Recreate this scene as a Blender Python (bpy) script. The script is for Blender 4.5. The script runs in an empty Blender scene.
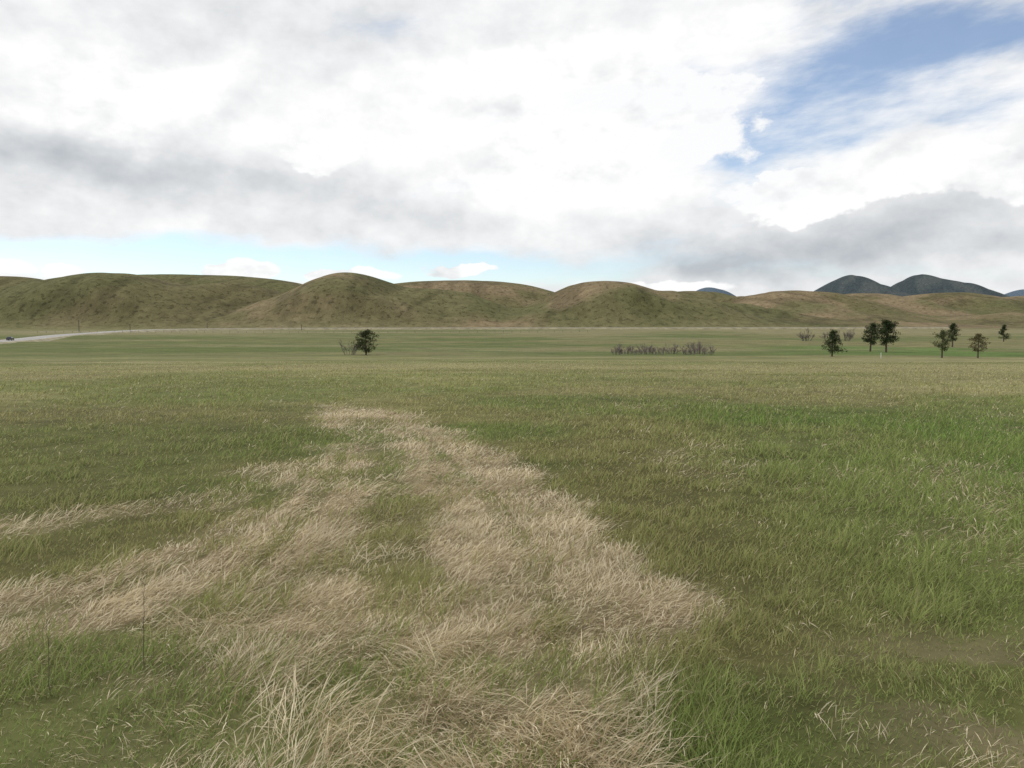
import bpy, math, numpy as np
from mathutils import Vector
rng=np.random.default_rng(7)
scene=bpy.context.scene
F=800.0; CH=1.7; PITCH=math.atan(59/800)
# ------------------------------------------------------------------ helpers
def ray(px,py):
    x=(px-512)/F; u=-(py-384)/F
    c,s=math.cos(PITCH),math.sin(PITCH)
    return np.array([x, c+u*s, -s+u*c])
def G(px,py):
    d=ray(px,py); t=CH/-d[2]; return (d[0]*t,d[1]*t)
def AE(px,py):
    d=ray(px,py); return math.atan2(d[0],d[1]), math.atan2(d[2],math.hypot(d[0],d[1]))
TAB=np.random.default_rng(3).random((256,256))
def vn(x,y,s=0):
    x=np.asarray(x,float)+s*17.31; y=np.asarray(y,float)+s*9.77
    xi=np.floor(x).astype(np.int64); yi=np.floor(y).astype(np.int64)
    fx=x-xi; fy=y-yi; fx=fx*fx*(3-2*fx); fy=fy*fy*(3-2*fy)
    a=TAB[xi&255,yi&255]; b=TAB[(xi+1)&255,yi&255]; c=TAB[xi&255,(yi+1)&255]; d=TAB[(xi+1)&255,(yi+1)&255]
    return (a*(1-fx)+b*fx)*(1-fy)+(c*(1-fx)+d*fx)*fy
def fbm(x,y,s=0,o=4):
    r=0;a=.5;n=0
    for i in range(o):
        r=r+a*vn(x*2**i,y*2**i,s+i*5); n+=a; a*=.5
    return r/n
def ss(a,b,x):
    t=np.clip((x-a)/(b-a),0,1); return t*t*(3-2*t)
def mix(a,b,t):
    t=np.asarray(t)[...,None]; return np.asarray(a)*(1-t)+np.asarray(b)*t
# ------------------------------------------------------------------ terrain height
PY=np.array([-1e5,0,20,35,50,70,100,130,166,200,250,300,400,600,700,800,1000,1500,9000])
PZ=np.array([0,0,-.02,-.35,-.86,-1.54,-2.68,-3.66,-4.5,-5.05,-5.25,-5.05,-4.7,-3.5,-2.7,-1.5,2,10,30])
GY=np.arange(-50,9000,2.0); GZ=np.interp(GY,PY,PZ)
k=np.ones(9)/9; GZs=np.convolve(np.pad(GZ,4,mode='edge'),k,'valid')
def zof(row,Y): return CH+(325-row)*Y/F
MOUNDS=[(105,960,275,125,125,150,2.0),(15,1000,279,90,100,150,2.2),(-140,960,270,160,160,180,2.2),
 (345,960,275,98,100,150,2.0),(430,960,290,70,90,120,2.0),(225,1000,286,100,90,120,1.9),
 (180,1450,281,260,210,260,3.4),(470,1350,286,170,120,240,3.2),
 (605,960,283,95,92,150,2.4),(675,950,293,60,80,120,1.9),(725,980,308,60,90,110,1.8),
 (785,1250,295,85,90,220,2.2),(690,1500,297,110,90,260,2.4),(850,1400,299,75,80,240,2.2),(935,1500,299,80,110,260,2.2),(1060,1450,300,110,140,260,2.4),
 (1010,1050,315,100,120,130,1.8),(880,1000,319,70,80,110,1.8),(1250,1400,292,160,200,300,2.2),(-400,1000,268,220,200,240,2.2),(520,930,318,60,60,90,1.8),(250,900,316,70,70,70,1.8),(40,890,308,90,70,80,1.8)]
FAR=[(853,3200,279,62,50,500,1.7),(914,3300,278,38,70,480,1.6),(965,3100,290,50,50,400,1.6),(712,4200,291,40,45,400,2.0),(1030,4300,291,50,80,500,1.8)]
def hillsum(x,y,L,p=5):
    acc=np.zeros_like(x)
    for px,Y,r,wl,wr,dp,e in L:
        cx=(px-512)/F*Y; h=zof(r,Y)
        w=np.where(x<cx,wl,wr)*Y/F
        q=((np.abs(x-cx)/w)**2+((y-Y)/dp)**2)**.5
        acc+= (h*np.exp(-(q**e)*1.15))**p
    return acc**(1/p)
def H(x,y):
    x=np.asarray(x,float); y=np.asarray(y,float)
    d=np.hypot(x,y)
    z=np.interp(y,GY,GZs)
    wx=x+60*(fbm(x/220,y/220,1,3)-.5)*ss(700,850,y); wy=y+90*(fbm(x/260,y/260,2,3)-.5)*ss(700,850,y)
    hh=hillsum(wx,wy,MOUNDS); rid=1-np.abs(2*fbm(x/120+y/300,y/170,4,4)-1)
    gul=1-np.abs(2*fbm(x/42+.3*np.sin(y/60),y/150,8,3)-1)
    hh=hh-ss(4,26,hh)*(11*(rid-.75)+6*(gul-.75))*(ss(0,1,np.clip((60-hh)/36,0,1))+.15)
    z=z+np.where(y>600,hh*ss(765,850,y+20*(fbm(x/90,y/90,3,2)-.5)),0)
    z=z+np.where(y>1800,hillsum(x+90*(fbm(x/300,y/300,5,3)-.5),y,FAR),0)
    z=z+.06*(fbm(x/1.1,y/1.1,6,3)-.5)*ss(60,20,d)*1.0
    z=z+(fbm(x/25,y/25,7,3)-.5)*.5*ss(25,90,d)*ss(600,400,d)+(fbm(x/90,y/70,9,3)-.5)*1.6*ss(180,420,d)*ss(620,480,y)
    return z
# ------------------------------------------------------------------ straw mask
POLY=np.array([G(*p) for p in [(314,405),(350,404),(400,412),(450,428),(490,445),(530,468),(570,500),(605,535),(645,570),(695,590),(722,620),(695,655),(650,685),(640,730),(650,860),(-200,860),(-260,640),(-100,612),(0,592),(100,570),(190,540),(250,508),(285,478),(318,443),(328,421)]])
def polyline_d(x,y,P):
    best=np.full(x.shape,1e9)
    for i in range(len(P)-1):
        ax,ay=P[i]; bx,by=P[i+1]; vx,vy=bx-ax,by-ay
        t=np.clip(((x-ax)*vx+(y-ay)*vy)/(vx*vx+vy*vy),0,1)
        best=np.minimum(best,np.hypot(x-ax-t*vx,y-ay-t*vy))
    return best
def inside(x,y,P):
    c=np.zeros(x.shape,bool); n=len(P)
    for i in range(n):
        x1,y1=P[i]; x2,y2=P[(i+1)%n]
        with np.errstate(divide='ignore',invalid='ignore'):
            c^=((y1>y)!=(y2>y))&(x<(x2-x1)*(y-y1)/(y2-y1+1e-12)+x1)
    return c
PC=np.vstack([POLY,POLY[:1]])
S1=[G(*p) for p in [(285,468),(190,500),(60,522),(-60,538),(-200,560)]]
G1=[G(*p) for p in [(362,418),(376,440),(392,480),(405,530),(402,580)]]
G1b=[G(*p) for p in [(400,530),(385,590),(360,660)]]
G2=[G(*p) for p in [(300,580),(230,620),(140,660),(60,700)]]
R1=[G(*p) for p in [(332,428),(316,460),(280,500),(215,548),(110,592),(0,622),(-150,650)]]
R2=[G(*p) for p in [(385,418),(430,445),(480,490),(520,540),(550,600),(560,680)]]
R3=[G(*p) for p in [(345,425),(335,470),(300,520),(240,580),(130,630),(0,660)]]
def strawmask(x,y):
    d=np.hypot(x,y); n=fbm(x*1.3,y*1.3,11,4)-.5; n2=fbm(x*3.5,y*2.5,12,3)-.5
    sd=polyline_d(x,y,PC)*np.where(inside(x,y,POLY),1,-1)
    sc=.10+.014*d
    m=ss(-sc,sc*1.4,sd+n*(.50+.03*d)+n2*.3)
    m1=ss(.40,.05,polyline_d(x,y,S1)-.1+n*1.2)*.42
    m=np.maximum(m,m1)
    g=ss(.42,.08,polyline_d(x,y,G1)+n*1.0)*.72
    gb=ss(.70,.2,polyline_d(x,y,G1b)+n*1.5)*.42
    g2=ss(.45,.1,polyline_d(x,y,G2)+n*1.3)*.50
    r1=ss(.16,.04,polyline_d(x,y,R1)+n2*.08)*.60; r2=ss(.13,.04,polyline_d(x,y,R2)+n2*.08)*.45; r3=ss(.15,.04,polyline_d(x,y,R3)+n2*.08)*.60
    m=m*(1-g)*(1-gb)*(1-g2)*(1-r1)*(1-r2)*(1-r3)
    m=m*(1-.22*ss(.52,.66,fbm(x*2.1,y*1.7,17,3))*ss(14,8,d))
    nearg=ss(4.4,3.1,y)*(ss(.40,.62,fbm(x*1.9,y*2.6,13,3))*.5+.20)
    left=ss(-.9,-2.2,x)*ss(4.6,3.6,y)*.42
    m=m*(1-nearg)*(1-left)
    p=ss(.62,.76,fbm(x*.7,y*.55,14,4))*ss(.9,2.0,x)*ss(30,10,d)*.18
    bp=G(990,545); p3=np.exp(-(((x-bp[0])/.7)**2+((y-bp[1])/.6)**2))*.20
    bp=G(980,478); p4=np.exp(-(((x-bp[0])/1.6)**2+((y-bp[1])/1.1)**2))*.30
    return np.clip(np.maximum.reduce([m,p,p3,p4]),0,1)
# ------------------------------------------------------------------ colours (linear albedo, with far haze and dark stem gaps painted in)
def fieldcol(x,y):
    d=np.hypot(x,y)
    n=fbm(x/5,y/3.2,21,4); nb=fbm(x/30,y/14,22,4); nc=fbm(x/90,y/30,23,3)
    near=mix([.112,.138,.043],[.155,.150,.062],ss(.38,.62,n))
    lush=ss(.3,3.0,x-.12*y)*ss(24,9,d)*ss(3.2,5,y+.6*(n-.5)*4); near=mix(near,mix([.092,.142,.036],[.128,.155,.050],ss(.4,.68,n)),lush*.9)
    leftg=ss(-1.5,-5,x)*ss(26,12,d); near=mix(near,[.128,.130,.053],leftg*.7)
    midc=mix([.142,.148,.057],[.205,.188,.092],ss(.36,.62,.6*nb+.4*n))
    midc=mix(midc,[.128,.140,.051],ss(.48,.64,nc)*.6)
    c=mix(near,midc,ss(10,32,d))
    edge=ss(95,118,y+12*(nb-.5))*ss(155,128,y+20*(nb-.5)); c=mix(c,[.23,.205,.11],edge*.30)
    basin=mix([.10,.120,.042],[.160,.150,.070],ss(.36,.64,fbm(x/60,y/50,24,4)))
    basin=mix(basin,[.105,.122,.042],ss(-20,-90,x)*.5)
    vivid=ss(30,80,x-.1*y)*ss(300,240,y)*ss(.35,.5,fbm(x/70,y/60,25,3)); basin=mix(basin,[.092,.142,.038],vivid*.8)
    basin=mix(basin,[.20,.18,.095],ss(.55,.66,fbm(x/130,y/50,28,4))*.55*ss(160,240,y))
    basin=mix(basin,[.215,.19,.105],ss(430,580,y)*(.30+.5*ss(.4,.6,fbm(x/120,y/60,29,3))))
    c=mix(c,basin,ss(125,160,y+25*(nb-.5)))
    hl=mix([.136,.118,.058],[.210,.162,.095],ss(.38,.60,fbm(x/80,y/80,26,5)))
    hl=mix(hl,[.110,.112,.048],ss(.46,.62,fbm(x/150,y/130,27,4))*.75)
    hl=mix(hl,[.122,.117,.053],ss(-150,-480,x)*.45)
    c=mix(c,hl,ss(720,830,y))
    return c
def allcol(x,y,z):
    c=fieldcol(x,y); d=np.hypot(x,y)
    m=strawmask(x,y)*ss(40,22,d)
    c=mix(c,[.35,.285,.185],m*.8)
    thatch=ss(1.0,2.2,x)*ss(5.2,3.4,y)*ss(.42,.60,fbm(x*2.6,y*2.6,33,4)); c=mix(c,[.25,.205,.135],thatch*.6)
    dark=mix(np.array([.60,.57,.55]),[1,1,1],ss(3.5,30,d)); c=c*dark  # darker soil and thatch; shade in gaps between stems painted into near ground
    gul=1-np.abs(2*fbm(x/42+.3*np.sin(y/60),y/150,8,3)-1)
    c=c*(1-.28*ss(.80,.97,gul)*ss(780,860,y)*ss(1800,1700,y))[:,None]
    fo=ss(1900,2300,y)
    fc=mix([.050,.064,.070],[.078,.090,.088],ss(.42,.6,fbm(x/45,y/45,30,4)))  # forest colour with bluish distance haze baked in
    fc=mix(fc,[.095,.128,.165],ss(3650,3900,y))  # farthest ridges: stronger blue haze painted into the colour
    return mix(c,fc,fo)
# ------------------------------------------------------------------ mesh utils
def fastmesh(name,co,faces_flat,starts,totals,col=None,smooth=False):
    me=bpy.data.meshes.new(name)
    me.vertices.add(len(co)); me.vertices.foreach_set('co',np.ascontiguousarray(co,np.float32).ravel())
    me.loops.add(len(faces_flat)); me.loops.foreach_set('vertex_index',faces_flat.astype(np.int32))
    me.polygons.add(len(starts)); me.polygons.foreach_set('loop_start',starts.astype(np.int32))
    try: me.polygons.foreach_set('loop_total',totals.astype(np.int32))
    except Exception: pass
    me.polygons.foreach_set('use_smooth',np.full(len(starts),smooth))
    me.update(calc_edges=True)
    if col is not None:
        a=me.color_attributes.new('Col','FLOAT_COLOR','POINT')
        a.data.foreach_set('color',np.hstack([col,np.ones((len(col),1))]).astype(np.float32).ravel())
    ob=bpy.data.objects.new(name,me); scene.collection.objects.link(ob); return ob
def pymesh(name,v,f,mat,parent=None,smooth=False,cols=None):
    me=bpy.data.meshes.new(name); me.from_pydata([tuple(map(float,p)) for p in v],[],f); me.update()
    if smooth: me.polygons.foreach_set('use_smooth',[True]*len(f))
    if cols is not None:
        a=me.color_attributes.new('Col','FLOAT_COLOR','POINT')
        cc=np.asarray(cols,float); a.data.foreach_set('color',np.hstack([cc,np.ones((len(cc),1))]).astype(np.float32).ravel())
    ob=bpy.data.objects.new(name,me); scene.collection.objects.link(ob); me.materials.append(mat)
    if parent: ob.parent=parent
    return ob
def newmat(name):
    m=bpy.data.materials.new(name); m.use_nodes=True; return m,m.node_tree.nodes,m.node_tree.links
def simplemat(name,col,rough=.6,metal=0,nscale=8,namt=.25):
    m,N,L=newmat(name); b=N['Principled BSDF']; b.inputs['Roughness'].default_value=rough; b.inputs['Metallic'].default_value=metal
    n=N.new('ShaderNodeTexNoise'); n.inputs['Scale'].default_value=nscale; n.inputs['Detail'].default_value=4
    tc=N.new('ShaderNodeTexCoord'); L.new(tc.outputs['Object'],n.inputs['Vector'])
    r=N.new('ShaderNodeValToRGB'); r.color_ramp.elements[0].position=.3; r.color_ramp.elements[1].position=.7
    r.color_ramp.elements[0].color=(*[c*(1-namt) for c in col],1); r.color_ramp.elements[1].color=(*[min(1,c*(1+namt)) for c in col],1)
    L.new(n.outputs['Fac'],r.inputs['Fac']); L.new(r.outputs['Color'],b.inputs['Base Color']); return m
def foliagemat(name,trans=.3):
    m,N,L=newmat(name); N.remove(N['Principled BSDF']); out=N['Material Output']
    a=N.new('ShaderNodeAttribute'); a.attribute_name='Col'
    d=N.new('ShaderNodeBsdfDiffuse'); t=N.new('ShaderNodeBsdfTranslucent'); mx=N.new('ShaderNodeMixShader'); mx.inputs[0].default_value=trans
    L.new(a.outputs['Color'],d.inputs['Color']); L.new(a.outputs['Color'],t.inputs['Color'])
    L.new(d.outputs[0],mx.inputs[1]); L.new(t.outputs[0],mx.inputs[2]); L.new(mx.outputs[0],out.inputs['Surface']); return m
# ------------------------------------------------------------------ ground
fine=np.linspace(-50,50,760); coarse=np.linspace(50,310,54)[1:-1]
az=np.radians(np.concatenate([fine,coarse])); NA=len(az)
rr=np.exp(np.linspace(math.log(.8),math.log(500),520)); rr=np.concatenate([rr,np.exp(np.linspace(math.log(500),math.log(2000),330))[1:],np.exp(np.linspace(math.log(2000),math.log(8500),80))[1:]]); NR=len(rr)
A,R=np.meshgrid(az,rr); X=(R*np.sin(A)).ravel(); Y=(R*np.cos(A)).ravel(); Z=H(X,Y)
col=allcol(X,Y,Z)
co=np.column_stack([X,Y,Z]); co=np.vstack([co,[0,0,0]]); col=np.vstack([col,[.1,.1,.05]])
i=np.arange(NR-1)[:,None]; j=np.arange(NA)[None,:]; j2=(j+1)%NA
q=np.stack([i*NA+j,i*NA+j2,(i+1)*NA+j2,(i+1)*NA+j],-1).reshape(-1,4)[:, ::-1]
tri=np.stack([np.full(NA,NR*NA),(np.arange(NA)+1)%NA,np.arange(NA)],-1)
flat=np.concatenate([q.ravel(),tri.ravel()]); st=np.concatenate([np.arange(len(q))*4,len(q)*4+np.arange(NA)*3]); tt=np.concatenate([np.full(len(q),4),np.full(NA,3)])
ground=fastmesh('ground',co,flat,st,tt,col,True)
m,N,L=newmat('ground_mat'); b=N['Principled BSDF']; b.inputs['Roughness'].default_value=1; b.inputs['Specular IOR Level'].default_value=.05
a=N.new('ShaderNodeAttribute'); a.attribute_name='Col'; geo=N.new('ShaderNodeNewGeometry')
def noise(scale,detail,rough=.6):
    n=N.new('ShaderNodeTexNoise'); n.noise_dimensions='2D'; n.inputs['Scale'].default_value=scale; n.inputs['Detail'].default_value=detail; n.inputs['Roughness'].default_value=rough
    L.new(geo.outputs['Position'],n.inputs['Vector']); return n.outputs['Fac']
def mm(op,x,y,c=None):
    n=N.new('ShaderNodeMath'); n.operation=op
    for k_,v_ in enumerate([x,y]+([c] if c is not None else [])):
        if isinstance(v_,(int,float)): n.inputs[k_].default_value=v_
        else: L.new(v_,n.inputs[k_])
    return n.outputs[0]
def mapr(v,a0,a1,b0,b1):
    n=N.new('ShaderNodeMapRange'); L.new(v,n.inputs[0]); 
    for k_,x_ in enumerate([a0,a1,b0,b1]): n.inputs[k_+1].default_value=x_
    return n.outputs[0]
f1=mapr(noise(1.1,5,rough=.8),.3,.7,.70,1.30); f2=mapr(noise(.09,5,rough=.75),.3,.7,.74,1.26)
sp=N.new('ShaderNodeSeparateXYZ'); L.new(geo.outputs['Position'],sp.inputs[0])
farf=mapr(sp.outputs['Y'],600,850,0,1)
scr=mapr(noise(.17,2),.58,.66,0,1); scr=mm('MULTIPLY',scr,farf); scr=mm('SUBTRACT',1,mm('MULTIPLY',scr,.42))
f=mm('MULTIPLY',mm('MULTIPLY',f1,f2),scr)
vm=N.new('ShaderNodeVectorMath'); vm.operation='SCALE'; L.new(a.outputs['Color'],vm.inputs[0]); L.new(f,vm.inputs['Scale']); L.new(vm.outputs[0],b.inputs['Base Color'])
bp2=N.new('ShaderNodeBump'); bp2.inputs['Strength'].default_value=.7; bp2.inputs['Distance'].default_value=1.8; L.new(mm('MULTIPLY',noise(.05,5,rough=.75),farf),bp2.inputs['Height']); L.new(bp2.outputs[0],b.inputs['Normal'])
ground.data.materials.append(m)
# ------------------------------------------------------------------ grass blades
def blades(name,x,y,Ln,wd,phi,th0,th1,col,prof,mat,zoff=0):
    n=len(x); K=len(prof)
    z=H(x,y)-.01+zoff
    seg=K-1; P=np.zeros((n,K,3)); P[:,0]=np.column_stack([x,y,z])
    for s in range(seg):
        t=(s+.5)/seg; th=th0+(th1-th0)*t; l=Ln/seg
        P[:,s+1,0]=P[:,s,0]+l*np.sin(th)*np.sin(phi); P[:,s+1,1]=P[:,s,1]+l*np.sin(th)*np.cos(phi); P[:,s+1,2]=P[:,s,2]+l*np.cos(th)
    P[:,:,2]=np.maximum(P[:,:,2],z[:,None]+.008*np.arange(K)/K)
    wa=rng.uniform(0,math.tau,n); W=np.column_stack([np.cos(wa),np.sin(wa)*.6,rng.normal(0,.25,n)])
    V=np.zeros((n,2*K-1,3)); C=np.zeros((n,2*K-1,3))
    for s in range(K-1):
        o=W*(wd*prof[s]*.5)[:,None]; V[:,2*s]=P[:,s]-o; V[:,2*s+1]=P[:,s]+o
        C[:,2*s]=col; C[:,2*s+1]=col
    V[:,-1]=P[:,-1]; C[:,-1]=col
    base=(np.arange(n)*(2*K-1))[:,None]
    loops=[];
    for s in range(K-2): loops+= [2*s,2*s+1,2*s+3,2*s+2]
    loops+=[2*(K-2),2*(K-2)+1,2*K-2]
    flat=(base+np.array(loops)[None]).ravel(); nl=len(loops)
    st=((np.arange(n)*nl)[:,None]+np.array([4*s for s in range(K-1)])[None]).ravel()
    tt=np.tile(np.array([4]*(K-2)+[3]),n)
    ob=fastmesh(name,V.reshape(-1,3),flat,st,tt,C.reshape(-1,3),False); ob.data.materials.append(mat); return ob
def sample(n,d0,d1):
    u=rng.random(n); 
    d=np.exp(math.log(d0)+u*(math.log(d1)-math.log(d0))); a=np.radians(rng.uniform(-41,41,n))
    return d*np.sin(a),d*np.cos(a),d
gm=foliagemat('grass_blade_mat',.35); sm=foliagemat('straw_blade_mat',.25)
# green
x,y,d=sample(350000,2.0,80)
mk=strawmask(x,y); keep=(rng.random(len(x))>mk*.80)&(rng.random(len(x))<1-.75*ss(30,80,d))&(rng.random(len(x))<1-.42*ss(5.5,3.0,d)); x,y,d,mk=x[keep],y[keep],d[keep],mk[keep]
n=len(x); tuft=fbm(x*2.6,y*2.6,41,3); tl=fbm(x*.5,y*.5,42,3)
lush=ss(.3,2.5,x)*ss(24,10,d)
Ln=(.04+.09*ss(.38,.72,tuft)+.06*lush*ss(.4,.6,tl))*rng.uniform(.5,1.35,n)*(1-.5*ss(1.2,2.6,x)*ss(5.2,3.4,y)); Ln*=1-.35*ss(15,50,d)
wd=np.maximum(.0045*rng.uniform(.6,1.3,n),d*.0010)
phi=math.radians(75)+(fbm(x*.8,y*.8,43,2)-.5)*3+rng.normal(0,1.3,n)
th0=rng.uniform(.05,.8,n); th1=th0+rng.uniform(.2,1.0,n)
c=fieldcol(x,y)*2.25
yel=(rng.random(n)<.18+.15*ss(8,35,d)-.06*lush); c[yel]=c[yel]*.4+np.array([.46,.38,.23])*.6
c=mix(c,np.array([.17,.265,.06]),ss(.5,.9,rng.random(n))*.32*ss(20,6,d))
c*=rng.uniform(.6,1.35,n)[:,None]
blades('grass',x,y,Ln,wd,phi,th0,th1,c,[.8,1,.7,0],gm)
# straw
x,y,d=sample(520000,2.0,34)
mk=strawmask(x,y); keep=rng.random(len(x))<np.clip(mk*1.0+.035,0,1)*(1-.58*ss(5.6,3.0,d)); x,y,d,mk=x[keep],y[keep],d[keep],mk[keep]
n=len(x); tuft=fbm(x*2.4,y*2.4,51,3); near=ss(5.2,3.2,y)
Ln=(.07+.08*ss(.3,.7,tuft)+.11*near*ss(.35,.65,tuft))*rng.uniform(.5,1.35,n)*np.where(mk<.1,.75,1)*(1-.55*ss(1.0,2.0,x)*ss(5,3.8,y))
wd=np.maximum(.0032*rng.uniform(.6,1.5,n),d*.0008)
phi=math.radians(80)+(fbm(x*1.6,y*1.6,53,3)-.5)*(4.0+6*near)+rng.normal(0,.8,n)
th0=rng.uniform(.5,1.35,n)-.10*near; th1=th0+rng.uniform(.3,1.1,n)
v=fbm(x*2.5,y*2.5,54,3)
c=mix([.57,.475,.305],[.78,.68,.49],rng.random(n)); brn=rng.random(n)<.20; c[brn]*=np.array([.58,.53,.46])
c*=(.78+.44*v)[:,None]
blades('straw_grass',x,y,Ln,wd,phi,th0,th1,c,[.7,.75,1.15,0],sm)
# ------------------------------------------------------------------ tubes / trees
def tube(V,Fc,p0,p1,r0,r1,s=5):
    p0=np.array(p0,float); p1=np.array(p1,float); dv=p1-p0; l=np.linalg.norm(dv)+1e-9; dv/=l
    a_=np.cross(dv,[0,0,1.0]); 
    if np.linalg.norm(a_)<1e-3: a_=np.array([1.0,0,0])
    a_/=np.linalg.norm(a_); b_=np.cross(dv,a_); o=len(V)
    for p,r in((p0,r0),(p1,r1)):
        for k_ in range(s):
            t=math.tau*k_/s; V.append(p+r*(a_*math.cos(t)+b_*math.sin(t)))
    for k_ in range(s): Fc.append((o+k_,o+(k_+1)%s,o+s+(k_+1)%s,o+s+k_))
bark=simplemat('bark_mat',(.10,.075,.055),.9); twigm=simplemat('twig_mat',(.15,.125,.11),.9,nscale=3); twigp=simplemat('pale_twig_mat',(.20,.165,.145),.9,nscale=3)
needle=foliagemat('needle_mat',.2)
def emp(name,loc):
    e=bpy.data.objects.new(name,None); e.location=loc; e.empty_display_size=.5; scene.collection.objects.link(e); return e
def place(px,Yd): 
    X_=(px-512)/F*Yd; return X_,Yd,float(H(np.array([X_]),np.array([float(Yd)]))[0])
def pine(px,Yd,h,w,kind='cone',seed=0,dens=1.0,tint=(.050,.066,.030)):
    r=np.random.default_rng(seed); e=emp('pine_tree',place(px,Yd))
    V=[];Fc=[]; lean=r.normal(0,.02,2); top=np.array([lean[0]*h,lean[1]*h,h*.97])
    segs=6
    for s in range(segs):
        t0,t1=s/segs,(s+1)/segs; tube(V,Fc,top*t0-np.array([0,0,.2 if s==0 else 0]),top*t1,.035*h*(1-t0)+.01,.035*h*(1-t1)+.01,7)
    clumps=[]; nb=int(46*dens); base=.14 if kind!='open' else .28
    for b_ in range(nb):
        t=base+(1-base)*(b_+r.random())/nb
        if kind=='cone': prof=(1-(t-base)/(1-base))**.75*1.0+.06 if t<1 else .06
        elif kind=='round': prof=max(.05,math.sin(math.pi*min(1,max(0,(t-base)/(1-base)*.86+.14))))**.6
        else: prof=max(.05,math.sin(math.pi*min(1,max(0,(t-base)/(1-base)*.80+.20))))**.75
        ln=w*.5*prof*r.uniform(.55,1.12); an=r.uniform(0,math.tau); st=top*t
        en=st+np.array([math.cos(an)*ln,math.sin(an)*ln,ln*r.uniform(-.05,.5)])
        tube(V,Fc,st,en,.009*h*(1-t)+.008,.006,4)
        for q_ in np.linspace(.35,1,4):
            clumps.append((st+(en-st)*q_+r.normal(0,.035*w,3),(.055*h+.03*w)*r.uniform(.6,1.15)))
    clumps.append((top,.05*h))
    pymesh('trunk',V,Fc,bark,e,True)
    V=[];Fc=[];C=[]
    for c_,s_ in clumps:
        br=r.uniform(.6,1.5)
        for k_ in range(16):
            p=c_+r.normal(0,s_*.55,3)*np.array([1,1,.7]); o=len(V); L_=s_*r.uniform(.25,.5)
            a1=r.normal(0,1,3); a1/=np.linalg.norm(a1); a2=np.cross(a1,r.normal(0,1,3)); a2/=np.linalg.norm(a2)
            V+= [p-a1*L_,p+a2*L_*.35,p+a1*L_,p-a2*L_*.35]; Fc.append((o,o+1,o+2,o+3)); cc=np.array(tint)*br*r.uniform(.75,1.3); C+=[cc]*4
    pymesh('needles',V,Fc,needle,e,False,C); return e
pine(366,166,5.0,5.2,'round',1,1.3,(.060,.070,.032))
pine(832,140,4.5,4.1,'cone',2,1.1)
pine(870,205,7.1,4.6,'open',3,1.1)
pine(886,195,7.8,5.5,'open',4,1.4,(.044,.058,.026))
pine(942,128,4.4,2.9,'open',5,.8,(.095,.11,.05))
pine(952,250,7.4,3.8,'open',6,1.0)
pine(978,128,3.8,2.9,'open',7,.8,(.125,.11,.055))
pine(1003,320,6.8,4.8,'cone',8,.9)
def bare(name,px,Yd,h,w,n,seed,rad0=.05,mt=None):
    r=np.random.default_rng(seed); e=emp(name,place(px,Yd)); V=[];Fc=[]
    def br(p,dr,l,rad,lev):
        en=p+dr*l; tube(V,Fc,p,en,rad,rad*.65,3)
        if lev>0:
            for _ in range(3):
                nd=dr+r.normal(0,.42,3); nd[2]=abs(nd[2])*.9+.1; nd/=np.linalg.norm(nd); br(p+dr*l*r.uniform(.45,1),nd,l*r.uniform(.5,.8),rad*.65,lev-1)
    for k_ in range(n):
        a_=r.uniform(0,math.tau); s_=math.sqrt(r.random()); dr=np.array([math.cos(a_)*s_*.6,math.sin(a_)*s_*.6,1]); dr/=np.linalg.norm(dr)
        br(np.array([math.cos(a_)*s_*w*.45,math.sin(a_)*s_*w*.25,-.1]),dr,h*.42*r.uniform(.5,1.15),rad0,3)
    pymesh('branches',V,Fc,mt or twigm,e); return e
bare('bare_shrub',349,168,4.4,3.0,12,11,.06,twigp)
for k_,(p,w_,h_,n_) in enumerate([(618,3.0,2.3,12),(626,3.4,3.1,20),(638,3.4,2.2,14),(648,3.8,2.9,22),(658,3.0,2.2,14),(671,3.6,2.6,18),(689,3.0,2.6,16),(699,4.2,3.5,24),(707,2.6,2.2,10)]): bare('bare_shrub',p,172+3*((k_*2)%4),h_,w_,n_,20+k_,.06,twigp)
bare('bare_tree',806,330,5.5,4,14,40,.11); bare('bare_tree',843,330,6,6,17,41,.11); bare('bare_tree',827,335,4.5,4,9,42,.09)
# ------------------------------------------------------------------ road
pts=np.array([(-120,120),(-165,215),(-192,300),(-224,385),(-262,490),(-281,590),(-262,670),(-191,715),(-90,730),(20,738),(190,745),(420,760)],float)
def catmull(P,n=24):
    out=[]
    for i_ in range(len(P)-1):
        p0=P[max(i_-1,0)];p1=P[i_];p2=P[i_+1];p3=P[min(i_+2,len(P)-1)]
        for t in np.linspace(0,1,n,endpoint=False):
            out.append(.5*((2*p1)+(-p0+p2)*t+(2*p0-5*p1+4*p2-p3)*t*t+(-p0+3*p1-3*p2+p3)*t**3))
    return np.array(out)
cl=catmull(pts); tg=np.gradient(cl,axis=0); tg/=np.linalg.norm(tg,axis=1)[:,None]; nr=np.column_stack([tg[:,1],-tg[:,0]])
zc=H(cl[:,0],cl[:,1]); kk=31; zc=np.convolve(np.pad(zc,kk//2,mode='edge'),np.ones(kk)/kk,'valid')+.7+.9*ss(480,680,cl[:,1])
def strip(name,offs,dz,mat,parent=None):
    V=[];Fc=[];m_=len(offs)
    for i_ in range(len(cl)):
        for o_,z_ in zip(offs,dz): V.append((cl[i_,0]+nr[i_,0]*o_,cl[i_,1]+nr[i_,1]*o_,zc[i_]+z_))
    for i_ in range(len(cl)-1):
        for k_ in range(m_-1): Fc.append((i_*m_+k_,i_*m_+k_+1,(i_+1)*m_+k_+1,(i_+1)*m_+k_))
    return pymesh(name,V,Fc,mat,parent)
asph=simplemat('asphalt_mat',(.29,.28,.275),.9,nscale=.8,namt=.12); grav=simplemat('gravel_mat',(.33,.30,.24),.95,nscale=2)
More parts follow.
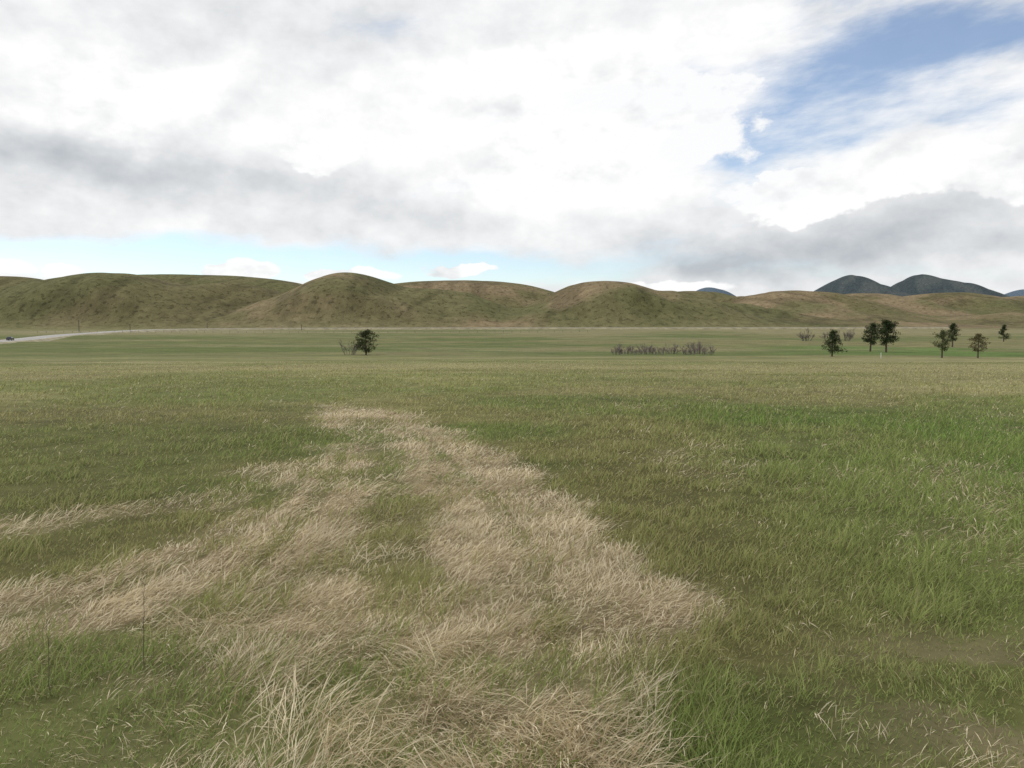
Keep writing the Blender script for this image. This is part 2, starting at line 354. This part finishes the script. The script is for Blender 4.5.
verge=simplemat('verge_mat',(.24,.21,.125),.95,nscale=.2,namt=.3); wp=simplemat('white_paint_mat',(.7,.7,.68),.6); yp=simplemat('yellow_paint_mat',(.6,.42,.08),.6)
rd=strip('road',[-4.2,0,4.2],[0,.05,0],asph)
strip('shoulder',[4.2,6.2],[-.02,-.12],grav,rd); strip('shoulder',[-6.2,-4.2],[-.12,-.02],grav,rd)
strip('embankment',[6.2,13],[-.12,-2.8],verge,rd); strip('embankment',[-13,-6.2],[-2.8,-.12],verge,rd)
strip('edge_line',[3.7,3.9],[.02,.02],wp,rd); strip('edge_line',[-3.9,-3.7],[.02,.02],wp,rd); strip('centre_line',[-.15,.15],[.056,.056],yp,rd)
# ------------------------------------------------------------------ car
ratio=cl[:,0]/cl[:,1]; idx=[i_ for i_ in range(len(cl)) if 200<cl[i_,1]<480]; ci=min(idx,key=lambda i_:abs(ratio[i_]-(4-512)/F))
paint=simplemat('car_paint_mat',(.03,.035,.05),.3,nscale=1,namt=.05); glass=simplemat('car_glass_mat',(.02,.025,.03),.1,namt=.05); rub=simplemat('tyre_mat',(.02,.02,.02),.8); lamp=simplemat('lamp_glass_mat',(.6,.6,.6),.2); chrome=simplemat('wheel_rim_mat',(.5,.5,.5),.3,.8)
def prism(prof,w0,w1fun):
    V=[];Fc=[];n=len(prof)
    for sgn in(-1,1):
        for (a_,z_) in prof: V.append((a_,sgn*w1fun(z_)*w0,z_))
    Fc.append(tuple(range(n))[::-1]); Fc.append(tuple(range(n,2*n)))
    for i_ in range(n): Fc.append((i_,(i_+1)%n,n+(i_+1)%n,n+i_))
    return V,Fc
e=emp('car',(cl[ci,0]+nr[ci,0]*1.9,cl[ci,1]+nr[ci,1]*1.9,zc[ci]+.03)); e.rotation_euler=(0,0,math.atan2(tg[ci,1],tg[ci,0]))
V,Fc=prism([(-2.2,.35),(-2.28,.6),(-2.2,.95),(-1.5,1.02),(.9,1.0),(2.0,.85),(2.25,.65),(2.25,.35),(1.8,.28),(-1.8,.28)],.9,lambda z_:1-.06*max(0,z_-.7)); ob=pymesh('body',V,Fc,paint,e)
bv=ob.modifiers.new('b','BEVEL'); bv.width=.06; bv.segments=3
V,Fc=prism([(-1.9,1.0),(-1.4,1.42),(-.9,1.5),(.0,1.48),(.95,.99)],.80,lambda z_:1-.22*max(0,z_-1.0)/.5); ob=pymesh('cabin_glass',V,Fc,glass,e)
V,Fc=prism([(-1.42,1.43),(-.9,1.52),(.0,1.50),(.15,1.44)],.66,lambda z_:1); ob=pymesh('roof',V,Fc,paint,e)
for sx in(-1.35,1.4):
    for sy in(-.82,.82):
        V=[];Fc=[]; tube(V,Fc,(sx,sy-.11,.33),(sx,sy+.11,.33),.33,.33,20); Fc+= [tuple(range(20)),tuple(range(20,40))[::-1]]; pymesh('wheel',V,Fc,rub,e)
        V=[];Fc=[]; tube(V,Fc,(sx,sy-.125,.33),(sx,sy+.125,.33),.19,.19,12); Fc+= [tuple(range(12)),tuple(range(12,24))[::-1]]; pymesh('rim',V,Fc,chrome,e)
for sy in(-.62,.62):
    V,Fc=prism([(2.2,.62),(2.27,.64),(2.24,.78),(2.1,.82)],.16,lambda z_:1); ob=pymesh('headlamp',[(a_,b_+sy,c_) for a_,b_,c_ in V],Fc,lamp,e)
# ------------------------------------------------------------------ fence, posts, weeds
wood=simplemat('weathered_wood_mat',(.09,.08,.07),.9); wire=simplemat('wire_mat',(.25,.25,.25),.5,.6)
e=emp('wire_fence',(0,0,0)); V=[];Fc=[];V2=[];F2=[]; prev=None
for fx in np.arange(-330,60,6.0):
    fy=560+.05*fx+14*math.sin(fx/70); z0=float(H(np.array([fx]),np.array([fy]))[0]); tall=1.5
    tube(V,Fc,(fx,fy,z0-.3),(fx,fy,z0+tall),.09,.08,6)
    if prev is not None:
        for hz in(.5,.9,1.3): tube(V2,F2,(prev[0],prev[1],prev[2]+hz),(fx,fy,z0+hz),.012,.012,3)
    prev=(fx,fy,z0)
pymesh('posts',V,Fc,wood,e); pymesh('wires',V2,F2,wire,e)
for px,Yd,hh_ in[(80,600,9),(131,640,5.5),(208,690,6),(302,690,5)]:
    X_,Y_,z_=place(px,Yd); e=emp('utility_pole',(X_,Y_,z_)); V=[];Fc=[]; tube(V,Fc,(0,0,-.5),(0,0,hh_),.28,.2,8); tube(V,Fc,(-1,0,hh_-.6),(1,0,hh_-.6),.08,.08,5); pymesh('pole',V,Fc,wood,e)
X_,Y_,z_=place(881,122); e=emp('marker_stake',(X_,Y_,z_)); V=[];Fc=[]; tube(V,Fc,(0,0,-.2),(0,0,.85),.05,.045,6); tube(V,Fc,(0,0,.85),(0,0,.92),.045,.01,6); pymesh('stake',V,Fc,wp,e)
weedm=simplemat('weed_stalk_mat',(.10,.08,.06),.9)
def weed(px,row,h,seed):
    gx,gy=G(px,row); r=np.random.default_rng(seed); z_=float(H(np.array([gx]),np.array([gy]))[0]); V=[];Fc=[]
    p=np.array([0,0,-.02]); dr=np.array([.06,0,1.0])
    for s in range(10):
        q_=p+dr*h/10+r.normal(0,.005,3); tube(V,Fc,p,q_,.0024*(1-s/14),.0024*(1-(s+1)/14),5)
        if s>5:
            d2=np.array([r.normal(0,.5),r.normal(0,.5),.9]); q2=q_+d2*h*.07; tube(V,Fc,q_,q2,.0010,.0007,4)
        p=q_
    e=emp('dry_weed',(gx,gy,z_)); pymesh('stalk',V,Fc,weedm,e)
weed(143,672,.50,1); weed(50,696,.34,2)
# ------------------------------------------------------------------ world sky
SUN_EL=math.radians(50); SUN_AZ=math.radians(-60)
w=bpy.data.worlds.new('World'); scene.world=w; w.use_nodes=True; N=w.node_tree.nodes; L=w.node_tree.links; N.clear()
try: w.cycles.sampling_method='MANUAL'; w.cycles.sample_map_resolution=512
except Exception: pass
out=N.new('ShaderNodeOutputWorld'); tc=N.new('ShaderNodeTexCoord')
def put(s,v):
    if isinstance(v,(int,float)): s.default_value=v
    elif isinstance(v,tuple): s.default_value=v
    else: L.new(v,s)
def M(op,a_,b_=None,c_=None,clamp=False):
    n=N.new('ShaderNodeMath'); n.operation=op; n.use_clamp=clamp; put(n.inputs[0],a_)
    if b_ is not None: put(n.inputs[1],b_)
    if c_ is not None: put(n.inputs[2],c_)
    return n.outputs[0]
def VM(op,a_,b_):
    n=N.new('ShaderNodeVectorMath'); n.operation=op; put(n.inputs[0],a_); put(n.inputs[1],b_); return n.outputs['Value'] if op=='DOT_PRODUCT' else n.outputs[0]
def comb(x_,y_,z_=0.0):
    n=N.new('ShaderNodeCombineXYZ'); put(n.inputs[0],x_);put(n.inputs[1],y_);put(n.inputs[2],z_); return n.outputs[0]
def NZ(vec,scale,detail,rough=.55,off=(0.,0.,0.)):
    n=N.new('ShaderNodeTexNoise'); n.noise_dimensions='2D'; n.inputs['Scale'].default_value=scale; n.inputs['Detail'].default_value=detail; n.inputs['Roughness'].default_value=rough
    L.new(VM('ADD',vec,off),n.inputs['Vector']); return n.outputs['Fac']
def MR(v,a0,a1,b0=0.,b1=1.,smooth=True):
    n=N.new('ShaderNodeMapRange'); n.interpolation_type='SMOOTHSTEP' if smooth else 'LINEAR'; put(n.inputs[0],v)
    for k_,x_ in enumerate([a0,a1,b0,b1]): put(n.inputs[k_+1],x_)
    return n.outputs[0]
def MIXF(f_,a_,b_):
    return M('MULTIPLY_ADD',M('SUBTRACT',b_,a_),f_,a_)
s=N.new('ShaderNodeSeparateXYZ'); L.new(tc.outputs['Generated'],s.inputs[0])
U=M('ARCTAN2',s.outputs[0],s.outputs[1]); Vv=M('ARCSINE',s.outputs[2])
P0=comb(U,M('MULTIPLY',Vv,1.6))
n1=NZ(P0,5,5,.55,(3.,1.,0.)); n2=NZ(P0,5,5,.55,(9.,5.,0.))
Uw=M('MULTIPLY_ADD',M('SUBTRACT',n1,.5),.15,U); Vw=M('MULTIPLY_ADD',M('SUBTRACT',n2,.5),.085,Vv)
PW=comb(Uw,Vw)
hf1=NZ(P0,13,6,.55,(1.,7.,0.)); hf2=NZ(P0,13,4,.55,(1.+.012,7.-.04,0.))
PH=comb(M('MULTIPLY_ADD',M('SUBTRACT',hf1,.5),.06,U),M('MULTIPLY_ADD',M('SUBTRACT',hf2,.5),.026,Vv))
def blob(px,py,sx,sy,P=PW):
    u0,v0=AE(px,py); q_=VM('MULTIPLY',VM('SUBTRACT',P,(u0,v0,0.)),(F/sx,F/sy,0.)); return M('EXPONENT',M('MULTIPLY',VM('DOT_PRODUCT',q_,q_),-1.0))
def addall(L_,base=0.):
    acc=base
    for w_,b_ in L_: acc=M('MULTIPLY_ADD',b_,w_,acc)
    return acc
billow=M('SUBTRACT',hf1,hf2)
lf=NZ(P0,3.5,3,.5,(2.,8.,0.))
bright=addall([(.24,blob(600,115,230,100)),(.18,blob(140,95,170,60)),(-.23,blob(215,186,190,23)),(-.16,blob(55,166,100,20)),(-.10,blob(420,222,130,20)),(-.15,blob(375,30,120,50)),
  (-.25,blob(870,238,180,28)),(-.20,blob(740,260,110,20)),(.14,blob(565,235,80,35)),(.10,blob(950,110,150,50)),(.08,blob(100,215,150,14))],.85)
bright=M('MULTIPLY_ADD',M('SUBTRACT',lf,.5),.22,bright); bright=M('MULTIPLY_ADD',billow,.36,bright)
def puff(px,py,sx,sy,lo=.42,hi=.58,namp=.9,P=PW):
    return MR(M('MULTIPLY_ADD',M('SUBTRACT',hf1,.5),namp,blob(px,py,sx,sy,P)),lo,hi)
puffs=[puff(150,105,115,42,.30,.80,.8),puff(340,152,50,26,.40,.54,.9),puff(590,120,175,80,.36,.56,.9),puff(850,186,125,24,.38,.50,.9),puff(970,178,70,26,.40,.55,.9)]
pm=puffs[0]
for p_ in puffs[1:]: pm=M('MAXIMUM',pm,p_)
bright=MIXF(M('MULTIPLY',pm,.85),bright,M('MULTIPLY_ADD',billow,.65,1.03))
wis=NZ(comb(M('MULTIPLY_ADD',Vv,-1.2,U),M('MULTIPLY',Vv,3.0)),5.5,6,.6,(0.,0.,0.))
cov=addall([(-1.05,blob(990,12,185,44)),(-.78,blob(800,100,125,44)),(-1.45,blob(190,262,370,21,PH)),(-1.15,blob(460,274,125,12,PH)),(-.25,blob(380,20,80,35)),(-.75,blob(715,162,55,24)),(-.5,blob(940,270,140,10,PH)),(-.40,blob(930,130,90,20))],1.12)
cov=M('MULTIPLY_ADD',M('SUBTRACT',wis,.5),1.7,cov); cov=MR(cov,-.05,.90,.10,1.0)
cov=M('MAXIMUM',cov,M('MULTIPLY',pm,.97))
hp=[puff(238,271,44,12,.42,.52,.8,PH),puff(345,275,62,8,.42,.52,.8,PH),puff(66,273,16,7,.42,.52,.8,PH),puff(12,268,24,8,.42,.55,.8,PH),puff(455,270,50,7,.42,.55,.8,PH),puff(650,288,90,8,.4,.6,.8,PH)]
hm=hp[0]
for p_ in hp[1:]: hm=M('MAXIMUM',hm,p_)
bright=MIXF(hm,bright,M('ADD',1.05,M('MULTIPLY',billow,.8)))
cov=M('MAXIMUM',cov,M('MULTIPLY',hm,.97),clamp=True)
cm=N.new('ShaderNodeMix'); cm.data_type='RGBA'; put(cm.inputs[0],MR(bright,.50,1.0,0.,1.,False)); cm.inputs[6].default_value=(.51,.545,.58,1); cm.inputs[7].default_value=(1,1,1,1)
sky=N.new('ShaderNodeTexSky'); sky.sky_type='NISHITA'; sky.sun_disc=False; sky.sun_elevation=SUN_EL; sky.sun_rotation=SUN_AZ; sky.altitude=1200; sky.dust_density=.6
b1=N.new('ShaderNodeBackground'); L.new(sky.outputs[0],b1.inputs[0]); b1.inputs[1].default_value=.14
b2=N.new('ShaderNodeBackground'); L.new(cm.outputs[2],b2.inputs[0]); b2.inputs[1].default_value=1.0
ms=N.new('ShaderNodeMixShader'); put(ms.inputs[0],cov); L.new(b1.outputs[0],ms.inputs[1]); L.new(b2.outputs[0],ms.inputs[2])
# the rest of the sky dome (overhead, sides, behind): plain broken cloud deck
g1=NZ(tc.outputs['Generated'],2.5,2,.5,(4.,4.,0.))
b3=N.new('ShaderNodeBackground'); L.new(sky.outputs[0],b3.inputs[0]); b3.inputs[1].default_value=.14
b4=N.new('ShaderNodeBackground'); b4.inputs[0].default_value=(.86,.875,.89,1)
ms2=N.new('ShaderNodeMixShader'); put(ms2.inputs[0],MR(g1,.25,.5,.3,1.)); L.new(b3.outputs[0],ms2.inputs[1]); L.new(b4.outputs[0],ms2.inputs[2])
far_=M('MAXIMUM',MR(M('ABSOLUTE',U),.80,1.05),M('MAXIMUM',MR(Vv,.45,.62),MR(Vv,-.01,-.05)),clamp=True)
ms3=N.new('ShaderNodeMixShader'); put(ms3.inputs[0],far_); L.new(ms.outputs[0],ms3.inputs[1]); L.new(ms2.outputs[0],ms3.inputs[2])
L.new(ms3.outputs[0],out.inputs[0])
# sun
sl=bpy.data.lights.new('sun','SUN'); sl.energy=2.0; sl.angle=math.radians(10); sl.color=(1,.97,.92); so=bpy.data.objects.new('sun',sl); scene.collection.objects.link(so)
dv=Vector((math.sin(SUN_AZ)*math.cos(SUN_EL),math.cos(SUN_AZ)*math.cos(SUN_EL),math.sin(SUN_EL))); so.rotation_euler=dv.to_track_quat('Z','Y').to_euler()
# camera
cam=bpy.data.cameras.new('camera'); cam.sensor_width=36; cam.lens=F/1024*36; cam.clip_start=.05; cam.clip_end=20000
c_=bpy.data.objects.new('camera',cam); scene.collection.objects.link(c_); c_.location=(0,0,CH); c_.rotation_euler=(math.pi/2-PITCH,0,0); scene.camera=c_
scene.view_settings.view_transform='Standard'; scene.view_settings.look='None'; scene.view_settings.exposure=0
